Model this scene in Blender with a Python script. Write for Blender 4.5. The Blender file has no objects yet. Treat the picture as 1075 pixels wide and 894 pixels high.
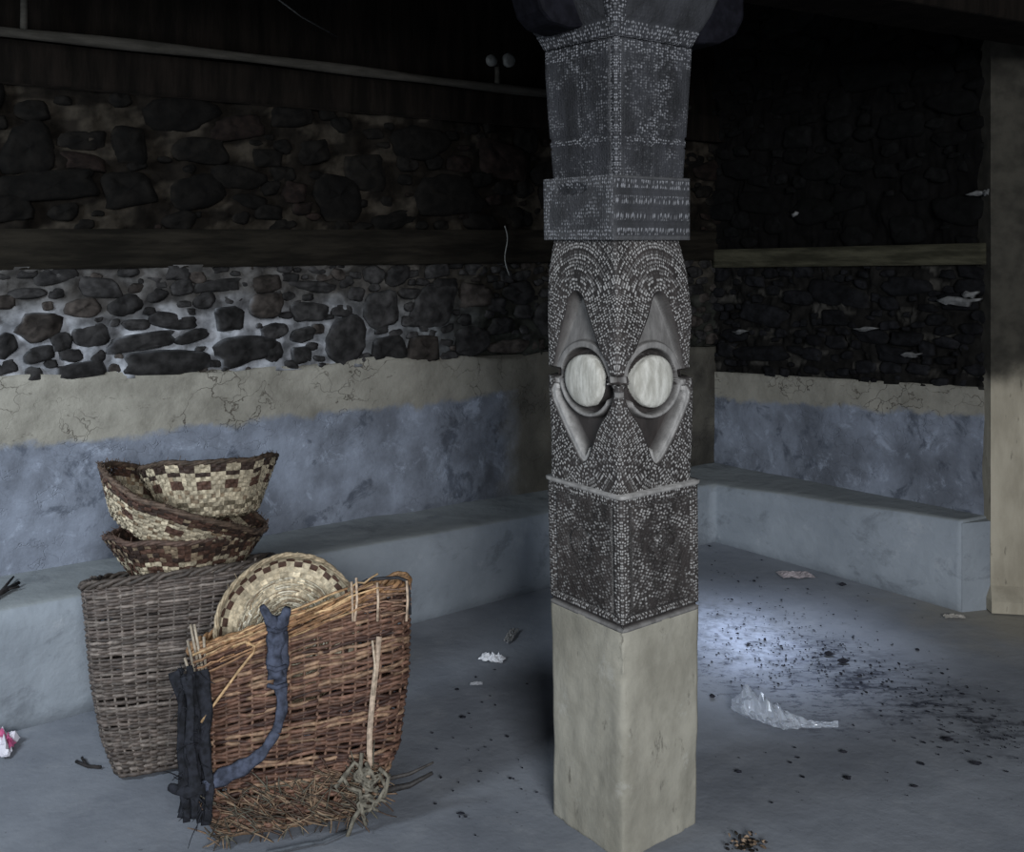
import bpy, math, random
import numpy as np
from mathutils import Vector, Matrix, Euler, noise
random.seed(7)
rs = np.random.RandomState(7)
PI = math.pi
COL = bpy.context.scene.collection
# ------------------------------------------------------------------ camera
F, HY, CX, H = 1050.0, 250.0, 537.5, 1.6      # focal length in pixels, horizon row, centre column, eye height
def U(px, py, Y):                              # point of a pixel at distance Y
    return Vector(((px-CX)/F*Y, Y, H-(py-HY)/F*Y))
def onz(px, py, z=0.0):                        # point of a pixel on a horizontal plane
    Y = (H-z)*F/(py-HY)
    return U(px, py, Y)
cd = bpy.data.cameras.new('camera'); cam = bpy.data.objects.new('camera', cd); COL.objects.link(cam)
cam.location = (0, 0, H); cam.rotation_euler = (PI/2, 0, 0)
cd.sensor_width = 36; cd.lens = F/1075*36; cd.shift_y = -(447-HY)/1075; cd.clip_start = .05
bpy.context.scene.camera = cam

# ------------------------------------------------------------------ material helper
class NT:
    def __init__(s, name):
        s.m = bpy.data.materials.new(name); s.m.use_nodes = True
        s.t = s.m.node_tree; s.b = s.t.nodes['Principled BSDF']; s.b.inputs['Specular IOR Level'].default_value = .3
    def n(s, typ, **k):
        nd = s.t.nodes.new(typ)
        for a, v in k.items():
            if a.startswith('_'):
                key = a[1:].replace('_', ' '); s.put(nd.inputs[key], v)
            else: setattr(nd, a, v)
        return nd
    def put(s, sock, v):
        if isinstance(v, bpy.types.NodeSocket): s.t.links.new(v, sock)
        elif isinstance(v, (tuple, list)) and sock.type == 'RGBA' and len(v) == 3: sock.default_value = (*v, 1)
        else: sock.default_value = v
    def math(s, op, a, b=0.0, c=None):
        nd = s.n('ShaderNodeMath', operation=op); s.put(nd.inputs[0], a); s.put(nd.inputs[1], b)
        if c is not None: s.put(nd.inputs[2], c)
        return nd.outputs[0]
    def mix(s, f, a, b, mode='MIX'):
        nd = s.n('ShaderNodeMix', data_type='RGBA', blend_type=mode)
        s.put(nd.inputs[0], f); s.put(nd.inputs[6], a); s.put(nd.inputs[7], b); return nd.outputs[2]
    def ramp(s, f, lo, hi):
        nd = s.n('ShaderNodeMapRange', interpolation_type='SMOOTHSTEP'); s.put(nd.inputs[0], f)
        nd.inputs[1].default_value = lo; nd.inputs[2].default_value = hi; return nd.outputs[0]
    def noise(s, scale, detail=4, vec=None, rough=.55, dist=0):
        nd = s.n('ShaderNodeTexNoise'); nd.inputs['Scale'].default_value = scale
        nd.inputs['Detail'].default_value = detail; nd.inputs['Roughness'].default_value = rough; nd.inputs['Distortion'].default_value = dist
        s.t.links.new(vec if vec is not None else s.coord(), nd.inputs['Vector']); return nd.outputs['Fac']
    def coord(s):
        if not hasattr(s, '_c'): s._c = s.n('ShaderNodeTexCoord').outputs['Object']
        return s._c
    def attr(s, name): return s.n('ShaderNodeAttribute', attribute_name=name)
    def scaled(s, x, y, z):
        return s.n('ShaderNodeVectorMath', operation='MULTIPLY', **{}) if False else s._sc(x, y, z)
    def _sc(s, x, y, z):
        nd = s.n('ShaderNodeVectorMath', operation='MULTIPLY'); s.t.links.new(s.coord(), nd.inputs[0]); nd.inputs[1].default_value = (x, y, z)
        return nd.outputs[0]
    def bump(s, h, strength=.5, dist=.01):
        nd = s.n('ShaderNodeBump'); s.put(nd.inputs['Height'], h); nd.inputs['Strength'].default_value = strength
        nd.inputs['Distance'].default_value = dist; s.t.links.new(nd.outputs[0], s.b.inputs['Normal'])
    def out(s, color, rough=.85):
        s.put(s.b.inputs['Base Color'], color); s.put(s.b.inputs['Roughness'], rough); return s.m

def simple(name, rgb, rough=.8, var=.35, scale=30, bump=.3):
    t = NT(name); f = t.noise(scale, 5)
    c = t.mix(t.ramp(f, .3, .7), tuple(x*(1-var) for x in rgb), tuple(min(1, x*(1+var)) for x in rgb))
    t.bump(f, bump, .004)
    if rgb[0] < .012: t.b.inputs['Specular IOR Level'].default_value = .06
    return t.out(c, rough)

def attr_mat(name, var=.4, rough=.8, scale=60, stretch=None, bump=.3, spec=.3):
    t = NT(name); a = t.attr('col').outputs['Color']
    v = t._sc(*stretch) if stretch else None
    f = t.noise(scale, 4, v)
    c = t.mix(1.0, a, t.mix(t.ramp(f, .3, .7), (1-var,)*3, (1+var,)*3), 'MULTIPLY')
    t.bump(f, bump, .004); t.b.inputs['Specular IOR Level'].default_value = spec
    return t.out(c, rough)

# ------------------------------------------------------------------ mesh helper
class MB:
    def __init__(s): s.v = []; s.f = []; s.c = []
    def add(s, vs, fs, col=(1, 1, 1)):
        o = len(s.v); s.v += [tuple(p) for p in vs]
        s.f += [tuple(i+o for i in f) for f in fs]
        s.c += (list(col) if isinstance(col, list) else [tuple(col)]*len(vs))
    def tube(s, pts, r, sides=6, col=(1, 1, 1), cap=True, flat=None):
        pts = [Vector(p) for p in pts]; n = len(pts); vs = []; fs = []; cs = []
        closed = (pts[0]-pts[-1]).length < 1e-6 and n > 3
        if closed: pts = pts[:-1]; n -= 1
        up = None
        for i, p in enumerate(pts):
            a = pts[(i-1) % n] if (closed or i > 0) else p
            b = pts[(i+1) % n] if (closed or i < n-1) else p
            d = (b-a); d = d.normalized() if d.length > 1e-9 else Vector((0, 0, 1))
            if up is None: up = d.orthogonal().normalized()
            if flat is not None: up = Vector(flat)
            up = (up-d*up.dot(d)); up = up.normalized() if up.length > 1e-6 else d.orthogonal().normalized()
            w = d.cross(up); ri = r[i] if isinstance(r, (list, tuple)) else r
            ru, rw = (ri if not isinstance(ri, tuple) else ri[0]), (ri if not isinstance(ri, tuple) else ri[1])
            ci = col[i] if isinstance(col, list) else col
            for k in range(sides):
                t = 2*PI*k/sides; vs.append(p+up*(ru*math.cos(t))+w*(rw*math.sin(t))); cs.append(ci)
        m = n if closed else n-1
        for i in range(m):
            for k in range(sides):
                j = (i+1) % n; k2 = (k+1) % sides
                fs.append((i*sides+k, i*sides+k2, j*sides+k2, j*sides+k))
        if cap and not closed:
            fs.append(tuple(reversed(range(sides)))); fs.append(tuple((n-1)*sides+k for k in range(sides)))
        s.add(vs, fs, cs)
    def box(s, c, sx, sy, sz, rot=None, col=(1, 1, 1)):
        vs = [Vector((x*sx/2, y*sy/2, z*sz/2)) for x in (-1, 1) for y in (-1, 1) for z in (-1, 1)]
        if rot is not None: vs = [rot @ v for v in vs]
        vs = [v+Vector(c) for v in vs]
        s.add(vs, [(0, 1, 3, 2), (4, 6, 7, 5), (0, 4, 5, 1), (2, 3, 7, 6), (0, 2, 6, 4), (1, 5, 7, 3)], col)
    def build(s, name, mat, parent=None, smooth=True, bevel=0):
        me = bpy.data.meshes.new(name); me.from_pydata(s.v, [], s.f); me.update()
        a = me.color_attributes.new('col', 'FLOAT_COLOR', 'POINT')
        arr = np.ones((len(s.v), 4), np.float32)
        for i, c in enumerate(s.c): arr[i, :len(c)] = c
        a.data.foreach_set('color', arr.ravel())
        if smooth: me.polygons.foreach_set('use_smooth', [True]*len(me.polygons))
        me.materials.append(mat)
        o = bpy.data.objects.new(name, me); COL.objects.link(o)
        if parent:
            o.parent = parent; o.matrix_parent_inverse = Matrix.Translation(-parent.location)
        if bevel:
            b = o.modifiers.new('bevel', 'BEVEL'); b.width = bevel; b.segments = 2; b.limit_method = 'ANGLE'
        return o
def empty(name, loc, label=None, cat=None, group=None):
    o = bpy.data.objects.new(name, None); COL.objects.link(o); o.location = loc; o.empty_display_size = .1
    if label: tag(o, label, cat, group)
    return o
def tag(o, label, cat, group=None):
    o['label'] = label; o['category'] = cat
    if group: o['group'] = group
    return o
def struct(o): o['kind'] = 'structure'; return o
def jit(c, a=.15):
    k = 1+random.uniform(-a, a); return tuple(max(0, x*k) for x in c)
def nz(p, sc, seed=0): return noise.noise(Vector(p)*sc+Vector((seed*7.3, seed*3.1, seed)))

# ------------------------------------------------------------------ materials
def m_floor():
    t = NT('floor_plaster')
    base = t.mix(t.ramp(t.noise(1.6, 6, rough=.6), .3, .7), (.17, .185, .215), (.255, .272, .305))
    base = t.mix(t.math('MULTIPLY', t.ramp(t.noise(9, 6, rough=.7), .5, .8), .35), base, (.34, .35, .37))
    # brownish worn earth near the right pier
    sep = t.n('ShaderNodeSeparateXYZ'); t.t.links.new(t.coord(), sep.inputs[0]); X, Y = sep.outputs[0], sep.outputs[1]
    n1 = t.noise(5, 5)
    def blob(cx, cy, sx, sy, ang, lo=.7, hi=1.25):
        ca, sa = math.cos(ang), math.sin(ang)
        dx = t.math('SUBTRACT', X, cx); dy = t.math('SUBTRACT', Y, cy)
        u = t.math('DIVIDE', t.math('ADD', t.math('MULTIPLY', dx, ca), t.math('MULTIPLY', dy, sa)), sx)
        v = t.math('DIVIDE', t.math('ADD', t.math('MULTIPLY', dx, -sa), t.math('MULTIPLY', dy, ca)), sy)
        d = t.math('SQRT', t.math('ADD', t.math('MULTIPLY', u, u), t.math('MULTIPLY', v, v)))
        d = t.math('ADD', d, t.math('MULTIPLY', t.math('SUBTRACT', n1, .5), .9))
        return t.math('SUBTRACT', 1.0, t.ramp(d, lo, hi))
    p = onz(1075, 640)
    base = t.mix(t.math('MULTIPLY', blob(p.x, p.y, .55, .55, 0, .3, 1.3), .8), base, (.30, .275, .225))
    # soot trail with speckled edges
    a, b = onz(800, 668), onz(1130, 800); ang = math.atan2(b.y-a.y, b.x-a.x); L = (b-a).length/2; c = (a+b)/2
    tr = blob(c.x, c.y, L*1.1, .30, ang, .25, 1.25)
    sp = t.ramp(t.noise(38, 5, t._sc(.6, 1.3, 1), rough=.75), .40, .56)
    sp2 = t.ramp(t.noise(12, 4, t._sc(.5, 1.3, 1)), .40, .62)
    base = t.mix(t.math('MULTIPLY', t.math('MULTIPLY', tr, t.math('ADD', t.math('MULTIPLY', sp, .7), .3)), t.math('ADD', t.math('MULTIPLY', sp2, .75), .15)), base, (.016, .018, .03))
    a = onz(800, 690); tr2 = blob(a.x, a.y, .42, .62, .4, .3, 1.3)
    sp = t.ramp(t.noise(46, 4, t._sc(.5, 1.2, 1), rough=.8), .52, .60)
    base = t.mix(t.math('MULTIPLY', tr2, t.math('MULTIPLY', sp, .85)), base, (.02, .024, .045))
    # bright pool of daylight on the floor, painted into its colour
    a = onz(775, 668); light_pool = blob(a.x, a.y, .22, .42, .1, .1, 1.5)
    base = t.mix(t.math('MULTIPLY', light_pool, t.ramp(t.noise(14, 6, rough=.7), .3, .65)), base, (.44, .48, .58))
    s3 = t.ramp(t.noise(55, 3), .70, .76)
    base = t.mix(t.math('MULTIPLY', s3, .6), base, (.03, .03, .035))
    t.bump(t.math('ADD', t.math('MULTIPLY', t.noise(7, 6), 1.0), t.math('MULTIPLY', t.noise(60, 4), .15)), .35, .02)
    return t.out(base, t.mix(t.noise(4, 3), (.55,)*3, (.85,)*3))
def m_wallpaint(edge_u, name, drk):
    """blue limewash below, bare beige mud plaster above; attribute col = (u along, height above the line, darkening, -)"""
    t = NT(name); a = t.attr('col'); sep = t.n('ShaderNodeSeparateColor'); t.t.links.new(a.outputs['Color'], sep.inputs[0])
    u, v = sep.outputs[0], sep.outputs[1]
    blue = t.mix(t.ramp(t.noise(3.2, 6, rough=.65), .32, .68), (.115, .127, .155), (.225, .252, .31))
    blue = t.mix(t.math('MULTIPLY', t.ramp(t.noise(8, 7, rough=.75, dist=.6), .53, .68), .45), blue, (.40, .45, .55))
    blue = t.mix(t.math('MULTIPLY', t.ramp(t.noise(6.3, 6, rough=.7, dist=.5), .54, .66), .8), blue, (.062, .072, .095))
    bei = t.mix(t.ramp(t.noise(5, 6, rough=.65), .3, .7), (.17, .16, .135), (.30, .285, .245))
    cr = t.n('ShaderNodeTexVoronoi', feature='DISTANCE_TO_EDGE'); cr.inputs['Scale'].default_value = 4.5
    wv = t.n('ShaderNodeVectorMath', operation='MULTIPLY'); t.t.links.new(t.coord(), wv.inputs[0]); wv.inputs[1].default_value = (.7, .7, 2.0)
    ad = t.n('ShaderNodeVectorMath', operation='ADD'); t.t.links.new(wv.outputs[0], ad.inputs[0])
    nn = t.n('ShaderNodeTexNoise'); nn.inputs['Scale'].default_value = 4; nn.inputs['Detail'].default_value = 5; t.t.links.new(t.coord(), nn.inputs['Vector'])
    t.t.links.new(nn.outputs['Color'], ad.inputs[1]); t.t.links.new(ad.outputs[0], cr.inputs['Vector'])
    crack = t.math('MULTIPLY', t.math('SUBTRACT', 1.0, t.ramp(cr.outputs['Distance'], .004, .022)), t.ramp(t.noise(3, 3), .45, .6))
    bei = t.mix(t.math('MULTIPLY', crack, .8), bei, (.055, .045, .035))
    bei = t.mix(t.math('MULTIPLY', t.ramp(t.noise(14, 5, t._sc(1, 1, 2.4), rough=.7), .60, .70), .6), bei, (.08, .07, .055))
    edge = t.math('ADD', v, t.math('MULTIPLY', t.math('SUBTRACT', t.noise(5.5, 6, rough=.65), .5), .14))
    f = t.ramp(edge, -.015, .02)
    if edge_u is not None:
        f2 = t.ramp(t.math('ADD', u, t.math('MULTIPLY', t.math('SUBTRACT', t.noise(3, 5), .5), .5)), edge_u-.08, edge_u+.12)
        f = t.math('MAXIMUM', f, f2); bei = t.mix(t.math('MULTIPLY', f2, .75), bei, (.085, .078, .062))
    c = t.mix(f, blue, bei)
    dark_tone = sep.outputs[2]  # third channel: amount of mottled darkening of the wall colour
    c = t.mix(t.math('MULTIPLY', dark_tone, t.ramp(t.noise(5, 5), .2, .75)), c, (.018, .016, .014))
    t.bump(t.math('ADD', t.noise(9, 7, rough=.6), t.math('MULTIPLY', crack, -.4)), .5, .02)
    return t.out(c, .9)
def m_bench():
    t = NT('bench_plaster')
    c = t.mix(t.ramp(t.noise(1.8, 6, rough=.6), .3, .7), (.20, .225, .255), (.29, .32, .355))
    c = t.mix(t.math('MULTIPLY', t.ramp(t.noise(7, 6, rough=.7), .58, .72), .4), c, (.38, .40, .43))
    g = t.n('ShaderNodeNewGeometry'); sp = t.n('ShaderNodeSeparateXYZ'); t.t.links.new(g.outputs['Normal'], sp.inputs[0])
    c = t.mix(t.math('MULTIPLY', t.ramp(sp.outputs[2], .5, .9), .5), c, (.20, .21, .195))     # worn, unpainted seat
    c = t.mix(t.math('MULTIPLY', t.ramp(t.noise(4.5, 6, t._sc(1, 1, 1.6), rough=.7, dist=.5), .54, .68), .45), c, (.09, .10, .115)); t.bump(t.noise(6, 6), .5, .03); return t.out(c, .75)
def m_wood_dark(name, a, b, st=(1, 1, 1), sc=10):
    t = NT(name); f = t.noise(sc, 6, t._sc(*st), rough=.65)
    c = t.mix(t.ramp(f, .35, .68), a, b); t.bump(f, .5, .01); t.b.inputs['Specular IOR Level'].default_value = .08; return t.out(c, .92)
def m_carved(name, dark, mid, fleck, rough=.6):
    """col attribute = (row coord, along coord, fleck amount, smooth pale amount)"""
    t = NT(name); a = t.attr('col'); sep = t.n('ShaderNodeSeparateColor'); t.t.links.new(a.outputs['Color'], sep.inputs[0])
    tone = a.outputs['Alpha']
    cb = t.n('ShaderNodeCombineXYZ'); t.t.links.new(t.math('MULTIPLY', sep.outputs[0], 104.0), cb.inputs[0])
    t.t.links.new(t.math('MULTIPLY', sep.outputs[1], 136.0), cb.inputs[1])
    vo = t.n('ShaderNodeTexVoronoi', voronoi_dimensions='2D'); vo.inputs['Scale'].default_value = 1.0; vo.inputs['Randomness'].default_value = .58
    t.t.links.new(cb.outputs[0], vo.inputs['Vector'])
    dot = t.math('SUBTRACT', 1.0, t.ramp(vo.outputs['Distance'], .20, .52))
    k = sep.outputs[2]
    cellv = t.n('ShaderNodeSeparateColor'); t.t.links.new(vo.outputs['Color'], cellv.inputs[0])
    dot = t.math('MULTIPLY', dot, t.ramp(cellv.outputs[0], .0, .75))
    wear = t.ramp(t.math('ADD', t.noise(16, 4, rough=.7), t.math('MULTIPLY', t.math('SUBTRACT', k, .5), .5)), .36, .62)
    fl = t.math('MULTIPLY', t.math('MULTIPLY', dot, wear), t.ramp(k, .02, .35))
    base = t.mix(t.ramp(t.noise(12, 6, t._sc(1, 1, .35), rough=.7), .3, .7), tuple(x*.8 for x in dark), tuple(x*2.4 for x in dark))
    pale = t.mix(t.ramp(t.noise(26, 6, t._sc(1.6, 1.6, .5), rough=.7), .3, .72), tuple(x*.62 for x in mid), tuple(x*1.2 for x in mid))
    c = t.mix(tone, base, pale); c = t.mix(t.math('MULTIPLY', fl, .9), c, fleck)
    h = t.math('ADD', t.math('MULTIPLY', t.math('MULTIPLY', dot, k), 1.0), t.math('MULTIPLY', t.noise(50, 4, t._sc(1, 1, .3)), .35))
    t.bump(h, .7, .005); t.b.inputs['Specular IOR Level'].default_value = .4
    return t.out(c, rough)
MAT = dict(
    floor=m_floor(), bench=m_bench(),
    stone=attr_mat('stone', .5, .9, 22, bump=.7, spec=.12), mortar=attr_mat('mortar', .45, .95, 18, bump=.9, spec=.1),
    beam=m_wood_dark('sooty_beam', (.006, .0052, .004), (.017, .0145, .011), (.5, .5, 4), 6),
    topwood=m_wood_dark('sooty_upper_wood', (.0035, .0028, .0022), (.010, .0075, .006), (3, 3, .4), 5),
    rail=m_wood_dark('rail_wood', (.028, .026, .022), (.055, .05, .043), (.5, .5, 3), 8),
    dark_tone=simple('soot_black', (.004, .004, .004), .95),
    ceiling=simple('sooty_ceiling', (.004, .0035, .003), .95),
    wicker=attr_mat('wicker', .35, .62, 70, bump=.3, spec=.4),
    plait=attr_mat('plaited_strip', .30, .7, 90, bump=.4),
)

# ------------------------------------------------------------------ room lines
B0, B1, B2 = onz(0, 770), onz(750, 568), onz(1010, 641)          # foot of the benches
hb0, hb1, hb2 = .40, .303, .385
E0, E1, E2 = U(0, 640, B0.y), U(750, 508, B1.y), U(1010, 547, B2.y)
W0 = onz(0, 605, hb0); W1 = onz(750, 486, hb1); W2 = onz(1037, 541, hb2)
dl = (W1-W0); dl.z = 0; LL = dl.length; dl.normalize(); nl = Vector((dl.y, -dl.x, 0))       # into the room
dr = (W2-W1); dr.z = 0; LR = dr.length; dr.normalize(); nr = Vector((dr.y, -dr.x, 0))
if nr.y > 0: nr = -nr
if nl.y > 0: nl = -nl
SL0 = -1.6                                                       # the left wall runs on out of frame
def WL(s, z, off=0.0): return Vector((W0.x, W0.y, 0))+dl*s+nl*off+Vector((0, 0, z))
def WR(s, z, off=0.0): return Vector((W1.x, W1.y, 0))+dr*s+nr*off+Vector((0, 0, z))
def hit(px, py, o, d):                                           # pixel -> (along, z) on a wall
    k = (px-CX)/F
    s = (k*o.y-o.x)/(d.x-k*d.y); Y = o.y+d.y*s
    return s, H-(py-HY)/F*Y, Y
lerp = lambda a, b, t: a+(b-a)*t
# ---- heights of the courses, (left end, right end)
def zl(k, s):
    a = {'blue': (.85, .83), 'plas': (1.10, .985), 'b0': (1.488, 1.475), 'b1': (1.634, 1.645), 't0': (2.15, 2.15), 't1': (2.29, 2.29)}[k]
    return lerp(a[0], a[1], s/LL)
def zr(k, s):
    a = {'blue': (.675, .82), 'plas': (.83, .945), 'b0': (1.43, 1.485), 'b1': (1.534, 1.58)}[k]
    return lerp(a[0], a[1], s/LR)
def surf(name, mat, P, s0, s1, z0f, z1f, ns, nzv, colf, amp=.01, off=0.0, parent=None, thick=.08, freq=4):
    """hand-made wall face as a displaced slab"""
    m = MB(); vs = []; cs = []; fs = []
    for i in range(ns+1):
        s = lerp(s0, s1, i/ns); a, b = z0f(s), z1f(s)
        for j in range(nzv+1):
            z = lerp(a, b, j/nzv); p = P(s, z, off)
            d = nz(p, freq, 3)*amp+nz(p, freq*4, 5)*amp*.35
            vs.append(P(s, z, off+d)); cs.append(colf(s, z))
    w = nzv+1
    for i in range(ns):
        for j in range(nzv): fs.append((i*w+j, (i+1)*w+j, (i+1)*w+j+1, i*w+j+1))
    # slab back
    n0 = len(vs)
    for (s, zf) in ((s0, z0f), (s1, z0f), (s1, z1f), (s0, z1f)): vs.append(P(s, zf(s), -thick)); cs.append((0, 0, 0))
    bl, br, tr_, tl = n0, n0+1, n0+2, n0+3
    fs.append((bl, tl, tr_, br))
    fs.append(tuple([bl]+[br]+[i*w for i in range(ns, -1, -1)]))
    fs.append(tuple([tr_]+[tl]+[i*w+nzv for i in range(ns+1)]))
    fs.append(tuple([tl]+[bl]+list(range(0, w))))
    fs.append(tuple([br]+[tr_]+[ns*w+j for j in range(nzv, -1, -1)]))
    m.add(vs, fs, cs); return m.build(name, mat, parent)

# ------------------------------------------------------------------ floor, ceiling
m = MB(); nx, ny = 60, 60; vs = []; fs = []
for i in range(nx+1):
    for j in range(ny+1):
        x = lerp(-3.6, 4.4, i/nx); y = lerp(-1.2, 6.6, j/ny)
        vs.append((x, y, nz((x, y, 0), 1.5)*.008-.004))
for i in range(nx):
    for j in range(ny): a = i*(ny+1)+j; fs.append((a, a+ny+1, a+ny+2, a+1))
m.add(vs, fs); o = m.build('floor', MAT['floor']); struct(o)
sd = o.modifiers.new('solid', 'SOLIDIFY'); sd.thickness = .1; sd.offset = -1
m = MB(); m.box((.4, 2.7, 3.0), 8, 7.8, .1); struct(m.build('ceiling', MAT['ceiling'], smooth=False))

# ------------------------------------------------------------------ left wall
wall_left = empty('wall_left', (W0.x, W0.y, 0)); struct(wall_left)
u_end, _, _ = hit(528, 500, W0, dl)
MAT['paint_l'] = m_wallpaint(u_end, 'limewash_left', 0)
MAT['paint_r'] = m_wallpaint(None, 'limewash_right', 0)
def dark_toneL(s, z): return min(1, max(0, (s-.9)/1.9))*.85  # wall colour grows darker toward its right end
surf('plastered_base', MAT['paint_l'], WL, SL0, LL+.02, lambda s: 0, lambda s: zl('plas', s)+.012*math.sin(s*5)+.01*math.sin(s*13+1), 220, 40,
     lambda s, z: (s, z-zl('blue', s), dark_toneL(s, z), 0), .02, 0, wall_left)
def masonry(name, P, s0, s1, z0f, z1f, seeds, colstone, colmort, parent, big=(.05, .14), n=900, seed=1, off=0.0, zs=1.0):
    r = random.Random(seed)
    surf(name+'_mortar', MAT['mortar'], P, s0, s1, z0f, z1f, 260, 34, lambda s, z: colmort(s, z), .045, off-.02, parent, freq=9)
    placed = []; m = MB()
    def free(s, z, a, b):
        for (s2, z2, a2, b2) in placed:
            if abs(s-s2) < (a+a2)*.97 and abs(z-z2) < (b+b2)*.97:
                if ((s-s2)/(a+a2))**2+((z-z2)/(b+b2))**2 < .86: return False
        return True
    def stone(s, z, a, b, cut=None):
        placed.append((s, z, a, b)); sd_ = r.random()*50; e = r.uniform(.45, 1.0); tilt = r.uniform(-.25, .25); skew = r.uniform(-.25, .25); mc = colmort(s, z)
        dep = min(.034, .4*min(a, b)+.012); N1, N2 = 18, 7; vs = []; cs = []; fs = []
        bc = jit(colstone(s, z, r), .35)
        for j in range(N2+1):
            ph = j/N2*PI/2                                       # 0 rim .. pole
            for i in range(N1):
                th = 2*PI*i/N1; c, q = math.cos(th), math.sin(th)
                sg = lambda v: math.copysign(abs(v)**e, v)
                k = math.cos(ph)**.55 if j < N2 else 0
                ss, zz = a*sg(c)*k, b*sg(q)*k
                ss, zz = ss-zz*tilt*.6, zz+ss*tilt*.6
                w = 1+.34*nz((c*1.1, q*1.1, sd_), 1.0)+.12*nz((c*3, q*3, sd_), 1.0)+skew*c*q
                zc = min(max(z+zz*w, z0f(s)+.004), z1f(s)-.004)
                d = dep*math.sin(ph)**.7*(1+.5*nz((ss*30, zz*30, sd_), 1))
                vs.append(P(s+ss*w, zc, off-.016+d))
                f_ = max(0, 1-j/3.2)*min(1, max(0, .35+1.6*nz((c*2.2, q*2.2, sd_+3), 1.0))); cs.append(tuple(lerp(x_, y_*.75, f_*.8)*(1+.5*nz((c*3*k, q*3*k, sd_), 1.3)) for x_, y_ in zip(bc, mc)))
        for j in range(N2):
            for i in range(N1):
                i2 = (i+1) % N1; fs.append((j*N1+i, j*N1+i2, (j+1)*N1+i2, (j+1)*N1+i))
        m.add(vs, fs, cs)
    for q in seeds: stone(*q)
    for it in range(n):
        k = 1-it/n; b = lerp(.010, big[0], k*r.random()**.5)*zs; a = b*r.uniform(1.1, 2.6)
        s = r.uniform(s0+a, s1-a*.5); z0, z1 = z0f(s)+b*.8, z1f(s)-b*.8
        if z1 <= z0: continue
        z = r.uniform(z0, z1)
        if free(s, z, a, b): stone(s, z, a, b)
    return m.build(name+'_stones', MAT['stone'], parent)
seeds = []
for (x, y, w, h) in [(175,380,98,28),(87,388,58,18),(97,352,38,24),(258,367,64,36),(152,360,70,18),(38,342,50,34),(133,320,34,24),(183,337,52,17),
    (243,335,30,28),(281,320,34,26),(203,353,38,14),(6,362,26,26),(42,372,30,18),(87,323,44,22),(145,303,18,11),(166,310,22,15),(364,356,42,50),(402,325,36,40),
    (457,322,42,42),(497,358,36,34),(535,363,42,16),(546,307,28,26),(326,328,40,20),(318,373,20,18),(409,366,40,28),(446,366,32,30),(288,370,18,26),
    (30,308,40,12),(230,300,50,14),(330,300,50,12),(500,310,36,26),(580,335,40,40)]:
    s, z, Y = hit(x, y, W0, dl); ca = abs(dl.x*1.0-(x-CX)/F*dl.y)
    seeds.append((s, z, w/2/F*Y/ca, h/2/F*Y))
def c_st(s, z, r): return (.021, .020, .020) if r.random() < .8 else (.032, .027, .024)
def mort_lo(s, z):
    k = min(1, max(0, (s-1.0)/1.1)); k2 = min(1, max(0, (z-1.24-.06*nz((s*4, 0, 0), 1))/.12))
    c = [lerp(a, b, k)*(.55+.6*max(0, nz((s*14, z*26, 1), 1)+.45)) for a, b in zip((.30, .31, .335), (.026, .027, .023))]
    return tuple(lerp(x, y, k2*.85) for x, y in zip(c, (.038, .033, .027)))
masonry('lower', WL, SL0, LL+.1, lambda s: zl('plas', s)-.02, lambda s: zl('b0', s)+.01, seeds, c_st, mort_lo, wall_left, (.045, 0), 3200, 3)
seeds = []
for (x, y, w, h) in [(30,155,60,60),(88,147,50,20),(137,153,36,38),(88,170,50,18),(55,195,110,32),(90,235,70,30),(135,198,60,34),(190,120,80,36),(250,135,60,26),
    (300,215,44,60),(355,205,50,50),(385,180,46,40),(330,160,36,26),(440,150,60,34),(470,205,70,44),(530,170,50,40),(210,200,60,36),(250,185,60,26),(35,115,36,24)]:
    s, z, Y = hit(x, y, W0, dl); ca = abs(dl.x-(x-CX)/F*dl.y)
    if z-h/2/F*Y > 1.64: seeds.append((s, z, w/2/F*Y/ca, h/2/F*Y))
masonry('upper', WL, SL0, LL+.1, lambda s: zl('b1', s)-.01, lambda s: 2.16, seeds, lambda s, z, r: (.0035, .003, .0025) if r.random() < .82 else (.0085, .0055, .0045),
        lambda s, z: (.0065, .0052, .004) if nz((s*2, z*5, 0), 2) < .12 else (.021, .0175, .0135), wall_left, (.07, 0), 800, 5)
surf('lacing_beam', MAT['beam'], WL, SL0, LL+.05, lambda s: zl('b0', s), lambda s: zl('b1', s), 120, 6, lambda s, z: (0, 0, 0), .012, .015, wall_left, freq=3)
surf('shelf_beam', MAT['topwood'], WL, SL0, LL+.1, lambda s: 2.15, lambda s: 2.30, 100, 6, lambda s, z: (0, 0, 0), .012, .05, wall_left, freq=3)
surf('upper_boarding', MAT['topwood'], WL, SL0, LL+.1, lambda s: 2.30, lambda s: 2.96, 60, 20, lambda s, z: (0, 0, 0), .03, -.02, wall_left, freq=2)
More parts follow.
